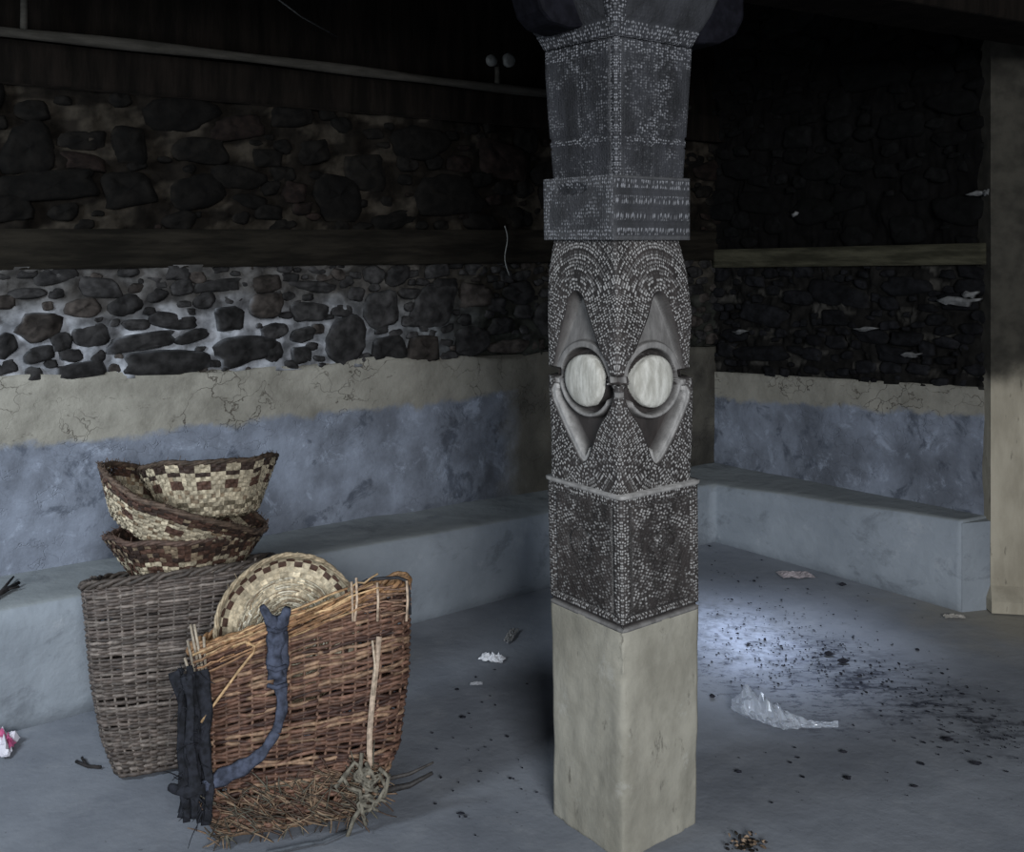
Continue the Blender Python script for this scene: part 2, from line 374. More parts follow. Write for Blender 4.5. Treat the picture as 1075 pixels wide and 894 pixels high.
# rail in front of the boarding
rail = empty('wooden_rail', WL(-1.4, 2.31, .09), 'long pale wooden pole running along the top of the left stone wall', 'rail')
m = MB(); pts = [WL(s, 2.318+.006*math.sin(s*2.1), .085) for s in np.linspace(SL0, LL-.3, 40)]
m.tube(pts, [.021+.003*math.sin(i*.9) for i in range(40)], 8); m.build('pole', MAT['rail'], rail)
for (x, y0) in ((20, 28), (511, 90)):
    s, z, Y = hit(x, y0, W0, dl); m = MB(); top = 2.95 if x == 20 else 2.43
    m.tube([WL(s, 2.32, .085), WL(s+.005, (2.32+top)/2, .082), WL(s, top, .085)], .013, 7); pp = m.build('upright', MAT['rail'], rail)
    if x > 100:
        for dx, r_, dz in ((-.045, .028, 0.0), (.055, .034, .012)):
            q = MB(); c = WL(s+dx, 2.435+dz, .10)
            q.tube([c-nl*.012, c-nl*.006, c+nl*.012, c+nl*.018], [r_*.8, r_, r_, r_*.6], 16); q.build('round_knob', simple('knob_%d' % (dx*100), (.10, .10, .095), .6), pp)
m = MB(); a = U(285, -6, 3.9); b = U(345, 34, 4.2); m.tube([a, (a+b)/2+Vector((0, 0, -.01)), b+Vector((.03, .05, -.01))], .0035, 5)
tag(m.build('wire', simple('wire', (.06, .06, .058), .6)), 'thin slack wire slanting above the pole on the left wall', 'wire')
m = MB(); s, z, Y = hit(524, 252, W0, dl); pts = []
for i in range(14):
    t = i/13; pts.append(WL(s+.012*math.sin(t*7)+.02*t, lerp(1.66, 1.42, t), .045))
m.tube(pts, .003, 5); tag(m.build('thread', simple('thread', (.17, .17, .16), .8)), 'short pale thread hanging over the dark beam left of the pillar', 'thread')

# ------------------------------------------------------------------ right wall
wall_right = empty('wall_right', (W1.x, W1.y, 0)); struct(wall_right)
surf('plastered_base', MAT['paint_r'], WR, -.02, LR, lambda s: 0, lambda s: zr('plas', s), 90, 40,
     lambda s, z: (s, z-zr('blue', s), .25, 0), .014, 0, wall_right)
seedr = []
for (x, y, w, h) in [(1010,317,36,10),(905,345,40,10),(845,340,40,12),(985,370,30,12),(800,330,50,22),(800,372,60,16),(880,310,60,26),(950,300,50,20),(950,355,34,16),(1020,345,24,14)]:
    s, z, Y = hit(x, y, W1, dr); ca = abs(dr.x-(x-CX)/F*dr.y); seedr.append((s, z, w/2/F*Y/ca, h/2/F*Y))
masonry('lower', WR, -.1, LR, lambda s: zr('plas', s)-.01, lambda s: zr('b0', s)+.01, seedr[4:], lambda s, z, r: (.006, .006, .007),
        lambda s, z: (.007, .0065, .006) if nz((s*3, z*9, 2), 2) < .25 else (.03, .028, .025), wall_right, (.045, 0), 500, 9)
mm = MB()
for (x, y, w, h) in [(1010,316,34,9),(1022,309,12,7),(1030,203,18,4),(1040,202,6,6),(838,225,5,4),(912,345,20,4),(780,348,14,4),(960,372,16,5)]:
    s, z, Y = hit(x, y, W1, dr)
    vs = [WR(s+(w/2/F*Y*1.3)*math.cos(t)*(1+.3*math.sin(3*t)), z+h/2/F*Y*math.sin(t)*(1+.5*math.cos(4*t+x))+.006*math.cos(t), .035) for t in np.linspace(0, 2*PI, 13)[:-1]]
    vs += [v-nr*.03 for v in vs]
    mm.add(vs, [tuple(range(12)), tuple(range(23, 11, -1))]+[(i, 12+i, 12+(i+1) % 12, (i+1) % 12) for i in range(12)], (.11, .11, .11))
mm.build('lime_patch', MAT['mortar'], wall_right)
masonry('upper', WR, -.1, LR, lambda s: zr('b1', s)-.01, lambda s: 2.96, [], lambda s, z, r: (.002, .002, .002), lambda s, z: (.0022, .002, .002), wall_right, (.08, 0), 500, 11)
surf('lacing_beam', m_wood_dark('olive_beam', (.022, .021, .014), (.06, .056, .038), (.5, .5, 4), 6), WR, 0, LR, lambda s: zr('b0', s), lambda s: zr('b1', s), 60, 6, lambda s, z: (0, 0, 0), .01, .02, wall_right, freq=3)
# pier at the right edge
def m_pier():
    t = NT('pier_plaster'); sep = t.n('ShaderNodeSeparateXYZ'); t.t.links.new(t.coord(), sep.inputs[0])
    c = t.mix(t.ramp(t.noise(5, 6, t._sc(2, 2, .6), rough=.6), .3, .7), (.27, .24, .185), (.40, .36, .285))
    c = t.mix(t.math('MULTIPLY', t.ramp(t.noise(20, 5, t._sc(2, 2, .5)), .62, .72), .6), c, (.07, .06, .045))
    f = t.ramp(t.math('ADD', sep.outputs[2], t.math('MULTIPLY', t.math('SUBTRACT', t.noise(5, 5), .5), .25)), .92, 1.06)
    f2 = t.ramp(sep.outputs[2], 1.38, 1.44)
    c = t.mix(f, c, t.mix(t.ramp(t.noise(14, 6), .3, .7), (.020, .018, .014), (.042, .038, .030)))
    t.bump(t.noise(12, 6), .4, .01); return t.out(c, .9)
PP = onz(1040, 638); PY = PP.y
m = MB(); vs = []; fs = []; NZ = 60
def pier_x(z): return U(1039.5, 0, PY).x+(.03 if 1.18 < z < 1.45 else 0)*0
for i in range(NZ+1):
    z = 2.96*i/NZ; w = .006*nz((0, 0, z), 3); x0 = U(1040, 0, PY).x+w; g = .06 if z < .05 else 0
    vs += [(x0-g*.4, PY-g+w, z), (x0+.75, PY-g+w-.12, z), (x0+.75, PY+.6, z), (x0+.02, PY+.55, z)]
for i in range(NZ):
    for k in range(4): fs.append((i*4+k, i*4+(k+1) % 4, (i+1)*4+(k+1) % 4, (i+1)*4+k))
fs += [(3, 2, 1, 0), (NZ*4, NZ*4+1, NZ*4+2, NZ*4+3)]
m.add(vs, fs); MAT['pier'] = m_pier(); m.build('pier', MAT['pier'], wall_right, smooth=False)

# ------------------------------------------------------------------ benches (one continuous clay bench in an L)
bench = MB(); prof = []
def bench_run(pts_foot, pts_edge, pts_wall, n):
    """sections along: foot, face, rounded edge, seat, wall"""
    secs = []
    for k in range(len(pts_foot)-1):
        for i in range(n):
            t = i/n; secs.append((pts_foot[k].lerp(pts_foot[k+1], t), pts_edge[k].lerp(pts_edge[k+1], t), pts_wall[k].lerp(pts_wall[k+1], t)))
    secs.append((pts_foot[-1], pts_edge[-1], pts_wall[-1])); return secs
ext = lambda a, b, k: a+(a-b)*k
F0, EE0, WW0 = ext(B0, B1, .4), ext(E0, E1, .4), ext(W0, W1, .4)
EE0.z = .42; WW0.z = .42; F0.z = 0
endW = onz(1040, 637); endW = Vector((endW.x, endW.y, 0))
f_pts = [F0, B0, B1, B2]; e_pts = [EE0, E0, E1, E2]; w_pts = [WW0, W0, W1, W2]
secs = bench_run(f_pts, e_pts, w_pts, 60)
M_ = 7; M2 = 6; vs = []; fs = []
for (f, e, w) in secs:
    row = []
    for j in range(M_): row.append(f.lerp(e, j/(M_-.0)*.93))
    row.append(f.lerp(e, .975)+(w-e)*.03)
    row.append(e+(w-e)*.08+Vector((0, 0, 0)))
    for j in range(1, M2+1): row.append(e.lerp(w, .08+.92*j/M2)+Vector((0, 0, 0)))
    row = [p+Vector((nz(p, 2.5, 1), nz(p, 2.5, 2), nz(p, 3, 3)*.5))*.012 for p in row]
    row.append(row[-1]+(w-e).normalized()*.03); row.append(Vector((row[-1].x, row[-1].y, -.03)))
    row[0].z = -.03; vs += row
R = len(row)
for i in range(len(secs)-1):
    for j in range(R-1): fs.append((i*R+j, (i+1)*R+j, (i+1)*R+j+1, i*R+j+1))
    fs.append((i*R+R-1, (i+1)*R+R-1, (i+1)*R, i*R))
fs.append(tuple(range(R))); L0 = (len(secs)-1)*R; fs.append(tuple(L0+R-1-j for j in range(R)))
bench.add(vs, fs)
o = bench.build('clay_bench', MAT['bench'])
struct(o)
# plinth turn between bench end and pier
m = MB(); q = [Vector((B2.x, B2.y, -.02)), endW+Vector((.02, .0, -.02)), W2+Vector((.1, .1, -.02-W2.z)), W2+Vector((-.1, .12, -.02-W2.z))]
vs = q+[Vector((p.x, p.y, .375)) for p in q]
m.add(vs, [(3, 2, 1, 0), (4, 5, 6, 7)]+[(i, (i+1) % 4, 4+(i+1) % 4, 4+i) for i in range(4)])
m.build('bench_end', MAT['bench'], o, smooth=False)

# ------------------------------------------------------------------ carved pillar
PC = onz(653, 905); PYn = PC.y; HD = .204           # near corner distance, half diagonal
PYc = PYn+HD
pillar = empty('carved_pillar', ((653-CX)/F*PYc, PYc, 0), 'square carved wooden pillar with two pale round eyes on a bare plastered base', 'pillar')
EYE = (.505, 1.219, .270, .071)                          # u, z, radius in u, radius in z
def py2z(py, u=1.0): return H-(py-HY)/F*(PYn+HD*(1-u))
def px2u(px): return (px-575)/75.0
leaf = [(px2u(x), py2z(y, px2u(x))) for x, y in [(580,392),(586,368),(592,345),(598,324),(600,313),(605,306),(611,306),(616,314),(619,326),(625,345),(632,366),(641,390),(636,402),(590,402)]]
vee = [(px2u(x), py2z(y, px2u(x))) for x, y in [(577,412),(590,444),(601,468),(611,487),(617,484),(623,466),(630,446),(640,432),(646,412),(640,400),(584,400)]]
def chaikin(P, n=2):
    for _ in range(n):
        Q = []
        for i in range(len(P)):
            a, b = P[i], P[(i+1) % len(P)]; Q += [(a[0]*.75+b[0]*.25, a[1]*.75+b[1]*.25), (a[0]*.25+b[0]*.75, a[1]*.25+b[1]*.75)]
        P = Q
    return P
leaf, vee = chaikin(leaf, 2), chaikin(vee, 1)
def poly_sd(u, z, poly, closed_lim=None):
    """signed distance (metres, + inside) and arc length"""
    X = np.asarray(u)*.29; Z = np.asarray(z); P = np.array([(a*.29, b) for a, b in poly]); n = len(P)
    best = np.full(X.shape, 1e9); arc = np.zeros(X.shape); ins = np.zeros(X.shape, bool); acc = 0
    for i in range(n):
        a, b = P[i], P[(i+1) % n]; d = b-a; L = np.hypot(*d)
        t = np.clip(((X-a[0])*d[0]+(Z-a[1])*d[1])/L**2, 0, 1); dd = np.hypot(X-a[0]-t*d[0], Z-a[1]-t*d[1])
        k = dd < best; best = np.where(k, dd, best); Z0 = P[(i-1) % n]; Z1 = P[(i+2) % n]; ta = (b-Z0)/np.hypot(*(b-Z0)); tb_ = (Z1-a)/np.hypot(*(Z1-a))
        rx, rz = X-a[0]-t*d[0], Z-a[1]-t*d[1]; tx = ta[0]*(1-t)+tb_[0]*t; tz = ta[1]*(1-t)+tb_[1]*t
        arc = np.where(k, acc+t*L+(rx*tx+rz*tz), arc); acc += L
        c = ((a[1] > Z) != (b[1] > Z)) & (X < (b[0]-a[0])*(Z-a[1])/(b[1]-a[1]+1e-12)+a[0]); ins ^= c
    return np.where(ins, best, -best), arc
def sm(x, a, b): t = np.clip((x-a)/(b-a), 0, 1); return t*t*(3-2*t)
def relief_face(u, z):
    """depth (m, inward), s, t, fleck, pale"""
    ue = np.sqrt(((u-EYE[0])/EYE[2])**2+((z-EYE[1])/EYE[3])**2)
    d1, a1 = poly_sd(u, z, leaf); d2, a2 = poly_sd(u, z, vee)
    up = z > EYE[1]
    depth = np.zeros(u.shape); pale = np.zeros(u.shape); fk = np.ones(u.shape)*.95
    # rows follow the outline of the upper leaf / lower V
    s = np.where(up, -d1, -d2); t = np.where(up, a1, a2)
    g1 = sm(d1, 0, .008)*up
    ramp = np.clip((z-1.23)/.22, 0, 1)
    depth = np.maximum(depth, g1*(.012+.030*ramp)); pale = np.maximum(pale, g1*.44); fk = fk*(1-sm(d1, -.006, -.001)*up)
    depth += .006*np.exp(-(d1/.004)**2)*up*(-1)*.6
    g2 = sm(d2, 0, .006)*(~up)
    depth = np.maximum(depth, g2*.042); fk = fk*(1-sm(d2, -.006, -.001)*(~up))
    outer = (u < .56)
    bandm = sm(d2, 0.0, .003)*(1-sm(d2, .014, .019))*(~up)*outer*(ue > 1.44)
    depth = np.where(bandm > 0, depth*(1-bandm)+.005*bandm, depth); pale = np.maximum(pale, bandm*1.25)
    # lids
    lid = sm(ue, 1.20, 1.26)*(1-np.where(up, sm(ue, 1.45, 1.55), sm(ue, 1.36, 1.44)))*(np.abs(z-EYE[1]) > .004)
    lid = lid*np.where(up, 1, (u < .80))
    depth = depth*(1-lid)+(.010)*lid; pale = np.maximum(pale*(1-lid), lid*np.where(up, .62, .80)); fk = fk*(1-lid)
    # groove
    gr = (1-sm(ue, 1.18, 1.25))*sm(ue, .98, 1.04)
    depth = np.maximum(depth, .042*gr); pale = pale*(1-gr); fk = fk*(1-gr)
    # eye
    ey = 1-sm(ue, .96, 1.02)
    depth = np.where(ue < 1.02, .042-.022*ey, depth); pale = np.where(ue < 1.0, 0, pale); fk = np.where(ue < 1.03, 0, fk)
    # horizontal notch at the outer edge and between the eyes
    nt = (1-sm(np.abs(z-1.232+.01*(u < .5)*0), .008, .013))*np.maximum(1-sm(u, .14, .19), sm(u, .86, .90))*(ue > 1.2)
    depth = np.maximum(depth, nt*.040); fk = fk*(1-nt); pale = pale*(1-nt)
    br = (1-sm(np.abs(z-1.196), .005, .009))*sm(u, .88, .93); depth = depth*(1-br)+.004*br; pale = np.maximum(pale, br*.7); fk *= (1-br)
    depth += .010*np.sin(PI*np.clip((z-.97)/(.40), 0, 1))*(z < 1.2)*0
    return depth, s, t, fk, pale
FACE = [0]; PHI = .125                                # the pillar stands turned a little
def pilllar_sec(name, mat, ys, data, parent, nu=24, nzv=40, fn=None, cap=True, round_=.02):
    """data: list of (y_pixel_at_near_corner, xL, xN, xR) giving the silhouette at each level; loft with square section"""
    lv = []
    for (y, xl, xn, xr) in data:
        z = py2z(y); xc = (xn-CX)/F*PYn
        wl = (xn-xl)/F*(PYn+HD)*1.0; wr = (xr-xn)/F*(PYn+HD)
        lv.append((z, xc+(xr-xl-2*(xn-xl))/F*PYc*0, xc+0, (wl+wr)/2, (xl+xr)/2))
    lv.sort(); zs = np.linspace(lv[0][0], lv[-1][0], nzv+1)
    Z = [l[0] for l in lv]; hd = np.interp(zs, Z, [l[3] for l in lv]); cx = np.interp(zs, Z, [(l[4]-CX)/F*PYc for l in lv])
    vs = []; cs = []; fs = []
    us = np.linspace(0, 1, nu+1)[:-1]
    q_, p_ = math.sin(PHI), math.cos(PHI); corners = [(-p_, q_), (-q_, -p_), (p_, -q_), (q_, p_)]
    ring = nu*4
    for iz, z in enumerate(zs):
        for k in range(4):
            a, b = np.array(corners[k]), np.array(corners[(k+1) % 4]); nrm = (a+b)/math.sqrt(2)
            mir = (k % 2 == 1)      # near corner is u=1 for faces 0 and 1
            uu = us if not mir else 1-us
            FACE[0] = k
            if fn is not None: dep, s, t, fk, pale = fn(uu, np.full(uu.shape, z))
            else: dep = np.zeros(nu); s = uu*.29; t = np.full(nu, z); fk = np.zeros(nu); pale = np.zeros(nu)
            for i in range(nu):
                p = (a*(1-us[i])+b*us[i])*hd[iz]
                e = min(us[i], 1-us[i])*hd[iz]*1.414            # distance to the corner
                if e < round_: p = p*(1-.25*round_*(1-e/round_)**2/hd[iz]*1.0)
                if i == 0 and fn is not None:
                    p = p*(1-dep[i]/hd[iz]*1.0)
                else: p = p-nrm*dep[i]
                vs.append((cx[iz]+p[0], PYc+p[1], z)); cs.append((s[i], t[i], fk[i], pale[i]))
    for iz in range(nzv):
        for i in range(ring):
            j = (i+1) % ring; fs.append((iz*ring+i, iz*ring+j, (iz+1)*ring+j, (iz+1)*ring+i))
    if cap: fs.append(tuple(reversed(range(ring)))); fs.append(tuple(nzv*ring+i for i in range(ring)))
    m = MB(); m.add(vs, fs, cs); return m.build(name, mat, parent)
MAT['carved'] = m_carved('carved_wood', (.020, .017, .016), (.34, .33, .32), (.43, .42, .41))
MAT['carved_up'] = m_carved('carved_wood_sooty', (.016, .0165, .019), (.14, .14, .145), (.26, .265, .285), .75)
# plastered base
def m_base():
    t = NT('pillar_plaster')
    c = t.mix(t.ramp(t.noise(6, 6, t._sc(1, 1, .7), rough=.65), .3, .7), (.235, .222, .182), (.36, .342, .288))
    c = t.mix(t.math('MULTIPLY', t.ramp(t.noise(16, 6, t._sc(1.4, 1.4, .55), rough=.7), .60, .70), .7), c, (.10, .092, .075))
    c = t.mix(t.math('MULTIPLY', t.ramp(t.noise(9, 5, rough=.7), .60, .70), .4), c, (.46, .45, .41))
    t.bump(t.noise(14, 7, rough=.65), .5, .012); return t.out(c, .9)
MAT['base'] = m_base()
def base_fn(u, z):
    d = np.array([.004*nz((a*3, b*4, 0), 2)+.010*max(0, nz((a*9, b*9, 4), 1)-.35) for a, b in zip(u, z)])
    edge = np.exp(-((1-u)/.04)**2)*np.array([max(0, nz((0, 0, b*9), 3))*.022 for b in z])
    return d+edge, u, z, u*0, u*0
o = pilllar_sec('plastered_base', MAT['base'], None, [(908, 579, 654, 731), (905, 579, 654, 731), (800, 579, 654, 733), (664, 577, 653, 733)], pillar, 30, 70, base_fn)
# foot cement smear
# carved lower box
def border_fn(z0, z1, wz, wu, center=.45, rows=None, ridge=True):
    def fn(u, z):
        x = np.minimum(u, 1-u)*.29; h = np.minimum(z-z0, z1-z); e = np.minimum(x, h)
        fk = np.where(e < wz, 1.0, center)
        hor = h < x; s = np.where(hor, h, x); t = np.where(hor, u*.29, z)
        inn = e >= wz
        s = np.where(inn, u*.29*.8+z*.5, s); t = np.where(inn, z*.9-u*.1, t)
        dep = np.where(np.abs(e-wz) < .003, .005, 0.0)
        pale = np.zeros(u.shape)
        if ridge:
            lip = (z1-z) < .010; pale = np.where(lip, .9, pale); fk = np.where(lip, 0, fk); dep = np.where(lip, -.006, dep)
            lip = (z-z0 < .016) & (z-z0 > .008); dep = np.where(lip, .010, dep); fk = np.where(z-z0 < .020, 0, fk)
            lip = (z-z0 <= .006); pale = np.where(lip, .5, pale)
        # rosette in the middle of the panel
        r = np.hypot((u-.45)*.29, (z-(z0+z1)/2-.02))
        ro = r < .045
        s = np.where(ro, r, s); t = np.where(ro, np.arctan2(z-(z0+z1)/2-.02, (u-.45)*.29)*.03, t); dep = np.where(ro & (r > .038), .007, dep)
        return dep, s, t, fk, pale
    return fn
z0, z1 = py2z(664), py2z(521)
pilllar_sec('carved_box', MAT['carved'], None, [(665, 576, 653, 734), (521, 573, 652, 733)], pillar, 60, 90, border_fn(z0, z1, .035, .1, .42))
# face
face = pilllar_sec('carved_panel', MAT['carved'], None, [(522, 577, 651, 725), (480, 577, 650, 727), (410, 574, 650, 728), (390, 574, 650, 724), (335, 573, 649, 727), (290, 574, 648, 722), (262, 578, 648, 716), (252, 580, 648, 713)],
                   pillar, 110, 300, relief_face)
# the two eyes as discs
def m_eye():
    t = NT('pale_eye_wood'); c = t.mix(t.ramp(t.noise(22, 6, t._sc(1.4, 1.4, .35), rough=.7), .32, .66), (.36, .35, .31), (.66, .65, .60))
    t.bump(t.noise(40, 5, t._sc(1.4, 1.4, .4)), .5, .005); return t.out(c, .7)
MAT['eye'] = m_eye()
for sgn in (-1, 1):
    hd = .200; cx = ((650-CX)/F*PYc)
    q_, p_ = math.sin(PHI), math.cos(PHI); a = Vector((p_, -q_, 0))*sgn; b = Vector((-q_, -p_, 0)); nrm = (a+b).normalized(); along = (b-a).normalized()
    c = Vector((cx, PYc, 0))+(a*(1-EYE[0])+b*EYE[0])*hd+Vector((0, 0, EYE[1]))
    m = MB(); vs = []; fs = []; NN = 36
    prof = [(1.0, -.040), (1.0, -.010), (.96, -.004), (.86, .000), (.7, .003), (.45, .0055), (.2, .0065)]
    for (r, d) in prof:
        for i in range(NN):
            t = 2*PI*i/NN; rr = r*(1+.02*math.sin(3*t+sgn))
            vs.append(c+along*(EYE[2]*.285*.97*rr*math.cos(t))+Vector((0, 0, EYE[3]*.98*rr*math.sin(t)))+nrm*d)
    for j in range(len(prof)-1):
        for i in range(NN):
            q = (j*NN+i, j*NN+(i+1) % NN, (j+1)*NN+(i+1) % NN, (j+1)*NN+i); fs.append(q if sgn > 0 else q[::-1])
    cp = tuple((len(prof)-1)*NN+i for i in range(NN)); fs.append(cp if sgn > 0 else cp[::-1])
    m.add(vs, fs); e = m.build('eye', MAT['eye'], face); e['label'] = 'pale round carved eye'
# collar
def collar_fn(u, z):
    z0, z1 = py2z(251), py2z(183)
    v = (z-z0)/(z1-z0); row = np.abs(((v*4) % 1)-.5)
    if FACE[0] in (0, 2):
        x = u*.29; edge = (np.minimum(v, 1-v) < .16) | (u < .12) | (u > .88); hole = ((u-.42)/.22)**2+((v-.82)/.10)**2 < 1
        return np.where(hole, .006, 0.0), z+0*u, x, np.where(edge, .95, .40), np.where(hole, 0, np.where(edge, .32, .16))
    return np.where(row > .44, .004, 0.0), (v*4)*.0217, u*.29+v*.02, np.where(row < .24, 1.0, .12), np.where((v < .05) | (v > .95), .5, .08)
pilllar_sec('collar', MAT['carved_up'], None, [(252, 569, 647, 725), (183, 568, 645, 725)], pillar, 50, 40, collar_fn)
def shaft_fn(u, z):
    dep = np.where(np.abs(u-.93) < .012, .004, 0.0); s = np.where(u > .90, (1-u)*.29, u*.29); fk = np.where(u > .90, 1.0, .34)
    b = np.abs(z-1.86) < .008; fk = np.where(b & (u < .9), .95, fk); dep = np.where(np.abs(np.abs(z-1.86)-.012) < .003, .004, dep)
    t = z+0*u; top = z > 2.085; fk = np.where(top, .95, fk)
    dep = np.where(np.abs(u-.5) < .01, dep+.003, dep); fk = np.where(np.abs(u-.5) < .02, .8, fk)
    return dep, s, t, fk, fk*0
pilllar_sec('upper_shaft', MAT['carved_up'], None, [(186, 579, 641, 718), (110, 573, 641, 723), (60, 570, 641, 726), (38, 570, 641, 727)], pillar, 50, 80, shaft_fn)
def cap_fn(u, z):
    z0 = py2z(35); e = np.minimum((1-u)*.29, z-z0); fk = np.where(e < .035, .9, .15)
    return np.where(np.abs(e-.038) < .004, .004, 0.0), np.where((1-u)*.29 < z-z0, (1-u)*.29, z-z0), np.where((1-u)*.29 < z-z0, z, u*.29), fk, fk*0
cap = pilllar_sec('capital', MAT['carved_up'], None, [(36, 569, 640, 727), (30, 566, 640, 730), (0, 548, 639, 747), (-60, 520, 638, 772)], pillar, 50, 40, cap_fn)
# bracket arms and the beam they carry
ang = math.atan2(dl.y, dl.x)-.12; bd = Vector((math.cos(ang), math.sin(ang), 0)); bn = Vector((-bd.y, bd.x, 0))
PCc = Vector(((641-CX)/F*PYc, PYc, 0))
for sgn in (-1, 1):
    m = MB(); vs = []; fs = []
    pr = [(.10, 2.165), (.24, 2.15), (.34, 2.16), (.40, 2.19), (.43, 2.24), (.43, 2.34), (.10, 2.34)]
    for w in (-.07, .07):
        for (l, z) in pr:
            if sgn < 0: l = .10+(l-.10)*.55
            p = PCc+bd*(l*sgn)+bn*w; vs.append((p.x, p.y, z))
    n = len(pr); fs = [tuple(range(n)), tuple(range(2*n-1, n-1, -1))]+[(i, n+i, n+(i+1) % n, (i+1) % n) for i in range(n)]
    m.add(vs, fs); m.build('bracket_arm', MAT['beamblk'] if 'beamblk' in MAT else MAT.setdefault('beamblk', simple('dark_bracket', (.007, .007, .010), .7)), cap, smooth=False, bevel=.012)
m = MB(); c = PCc+Vector((0, 0, 2.65)); rot = Matrix.Rotation(ang, 3, 'Z'); m.box(c, 4.6, .28, .60, rot)
o = m.build('ceiling_beam', MAT['topwood'], smooth=False, bevel=.01); struct(o)

# ------------------------------------------------------------------ wicker baskets
def loft(levels, thick, e=.45):
    """levels: list of (t, frontleft, frontright, back_depth) ; returns S(t, a) and outward normal"""
    T = [l[0] for l in levels]
    def frame(t):
        t = min(max(t, T[0]), T[-1]); i = 0
        while i < len(T)-2 and t > T[i+1]: i += 1
        k = (t-T[i])/(T[i+1]-T[i]); a, b = levels[i], levels[i+1]
        return a[1].lerp(b[1], k), a[2].lerp(b[2], k), lerp(a[3], b[3], k)
    def S(t, ang, sc=1.0, off=0.0, lift=0.0):
        fl, fr, th = frame(t); w = (fr-fl); hw = w.length/2; d = w.normalized()
        axis = thick['axis']; b = d.cross(axis).normalized(); b = b if b.y > 0 else -b
        c = (fl+fr)/2+b*th/2
        cs, sn = math.cos(ang), math.sin(ang); sg = lambda v: math.copysign(abs(v)**e, v)
        nrm = (d*cs*.6+b*sn*1.0).normalized()
        p = c+d*(hw*sg(cs))*sc+b*(th/2*sg(sn))*sc
        p = p+nrm*off+axis*lift; p.z = max(p.z, .010)
        return p, nrm
    return S
def even_angles(S, n, t=.6):
    N = 720; pts = [S(t, 2*PI*i/N)[0] for i in range(N+1)]; L = [0]
    for i in range(N): L.append(L[-1]+(pts[i+1]-pts[i]).length)
    return [float(np.interp(L[-1]*k/n, L, [2*PI*i/N for i in range(N+1)])) for k in range(n)]
def wicker(S, parent, rows, stakes, colw, cols, r=.0062, amp=.0055, rough=.0, tmin=0.0, base_col=None, seed=1, gap=.0):
    rr = random.Random(seed); A = even_angles(S, stakes*4); n = len(A)
    m = MB()
    for i in range(rows):
        t = tmin+(1-tmin)*(i+.5)/rows; ph = i % 2; pts = []; cl = []; c0 = colw(t, rr)
        jt = rr.uniform(-.3, .3)/rows; sd_ = rr.random()*99
        for k in range(n):
            w = math.sin(2*PI*(k/8)+ph*PI)
            tt = min(.999, t+jt+rough*nz((k*.10, sd_, 0), 1)/rows)
            pts.append(S(tt, A[k], off=amp*w)[0])
            if k % 23 == 0 and rr.random() < .5: c0 = colw(t, rr)
            cl.append(tuple(x*(1+.25*nz((k*.3, sd_, 1), 1)) for x in c0))
        rad = [r*(1+.25*nz((k*.2, sd_, 2), 1)) for k in range(n)]
        pts.append(pts[0]); rad.append(rad[0]); cl.append(cl[0]); m.tube(pts, rad, 5, cl)
    m.build('woven_wall', MAT['wicker'], parent)
    m = MB()
    for k in range(0, n, 4):
        top = 1.0+rr.uniform(.0, .03)
        pts = [S(tmin+(1-tmin)*q/12, A[k+1] if False else A[k])[0] for q in range(13)]
        e_ = pts[-1]-pts[-2]; pts.append(pts[-1]+e_.normalized()*rr.uniform(.0, .02))
        m.tube(pts, .0045, 5, cols(rr))
    m.build('stakes', MAT['wicker'], parent)
    m = MB()                                        # woven bottom
    for i in range(14):
        sc = 1-i/14; pts = []; cc = (base_col or colw)(0, rr)
        for k in range(0, n, 2): pts.append(S(tmin, A[k], sc=sc, off=.004*math.sin(PI*k/4+i*PI)*(sc > .2), lift=-.012*(1-sc))[0])
        pts.append(pts[0]); m.tube(pts, .0068, 5, cc)
    for k in range(0, n, 8):
        a = S(tmin, A[k])[0]; b = S(tmin, A[(k+n//2) % n])[0]; m.tube([a, (a+b)/2, b], .005, 5, cols(rr))
    m.build('woven_bottom', MAT['wicker'], parent)
def rim(S, parent, colf, r=.008, t=1.0, strands=3, amp=.009, seed=1, name='rim', wobble=.0):
    rr = random.Random(seed); m = MB(); A = even_angles(S, 140)
    for q in range(strands):
        pts = []
        for k, a in enumerate(A):
            ph = k/140*2*PI*14+q*2*PI/strands
            pts.append(S(t, a, off=amp*math.cos(ph), lift=amp*math.sin(ph)+wobble*nz((k*.08, q, 0), 1))[0])
        pts.append(pts[0]); m.tube(pts, r, 5, colf(rr))
    return m.build(name, MAT['wicker'], parent)
def straw(m, p, d, L, r, col, bend=.2, rr=random):
    p = Vector(p); d = Vector(d).normalized(); o = d.orthogonal().normalized(); o = Matrix.Rotation(rr.uniform(0, 6.28), 3, d) @ o
    pts = [p+d*(L*k/5)+o*(bend*L*(k/5)**2) for k in range(6)]; m.tube(pts, [r*(1-.5*k/5) for k in range(6)], 4, col)

# ---- grey pack basket at the back
g_bl, g_br = onz(122, 822), onz(228, 800)
axis_g = Vector((0, .26, 1)).normalized()
def topY(b, lean, py):      # distance where a pixel row meets the plane leaning back from b
    Y = b.y
    for _ in range(20): z = H-(py-HY)/F*Y; Y = b.y+lean*z
    return Y
def gp(x, y, b): return U(x, y, topY(b, .27, y))
grey = empty('pack_basket', (g_bl+g_br)/2, 'grey-brown wicker carrying basket against the clay bench, under the stack of checkered bowls', 'basket')
gl = [(0, gp(124, 820, g_bl)+Vector((0, 0, .012)), gp(222, 801, g_br)+Vector((0, 0, .012)), .22), (.2, gp(106, 780, g_bl), gp(246, 762, g_br), .28),
      (.5, gp(92, 720, g_bl), gp(264, 700, g_br), .34), (.8, gp(85, 658, g_bl), gp(277, 634, g_br), .38), (1, gp(80, 617, g_bl), gp(283, 590, g_br), .40)]
Sg = loft(gl, {'axis': axis_g}, .36)
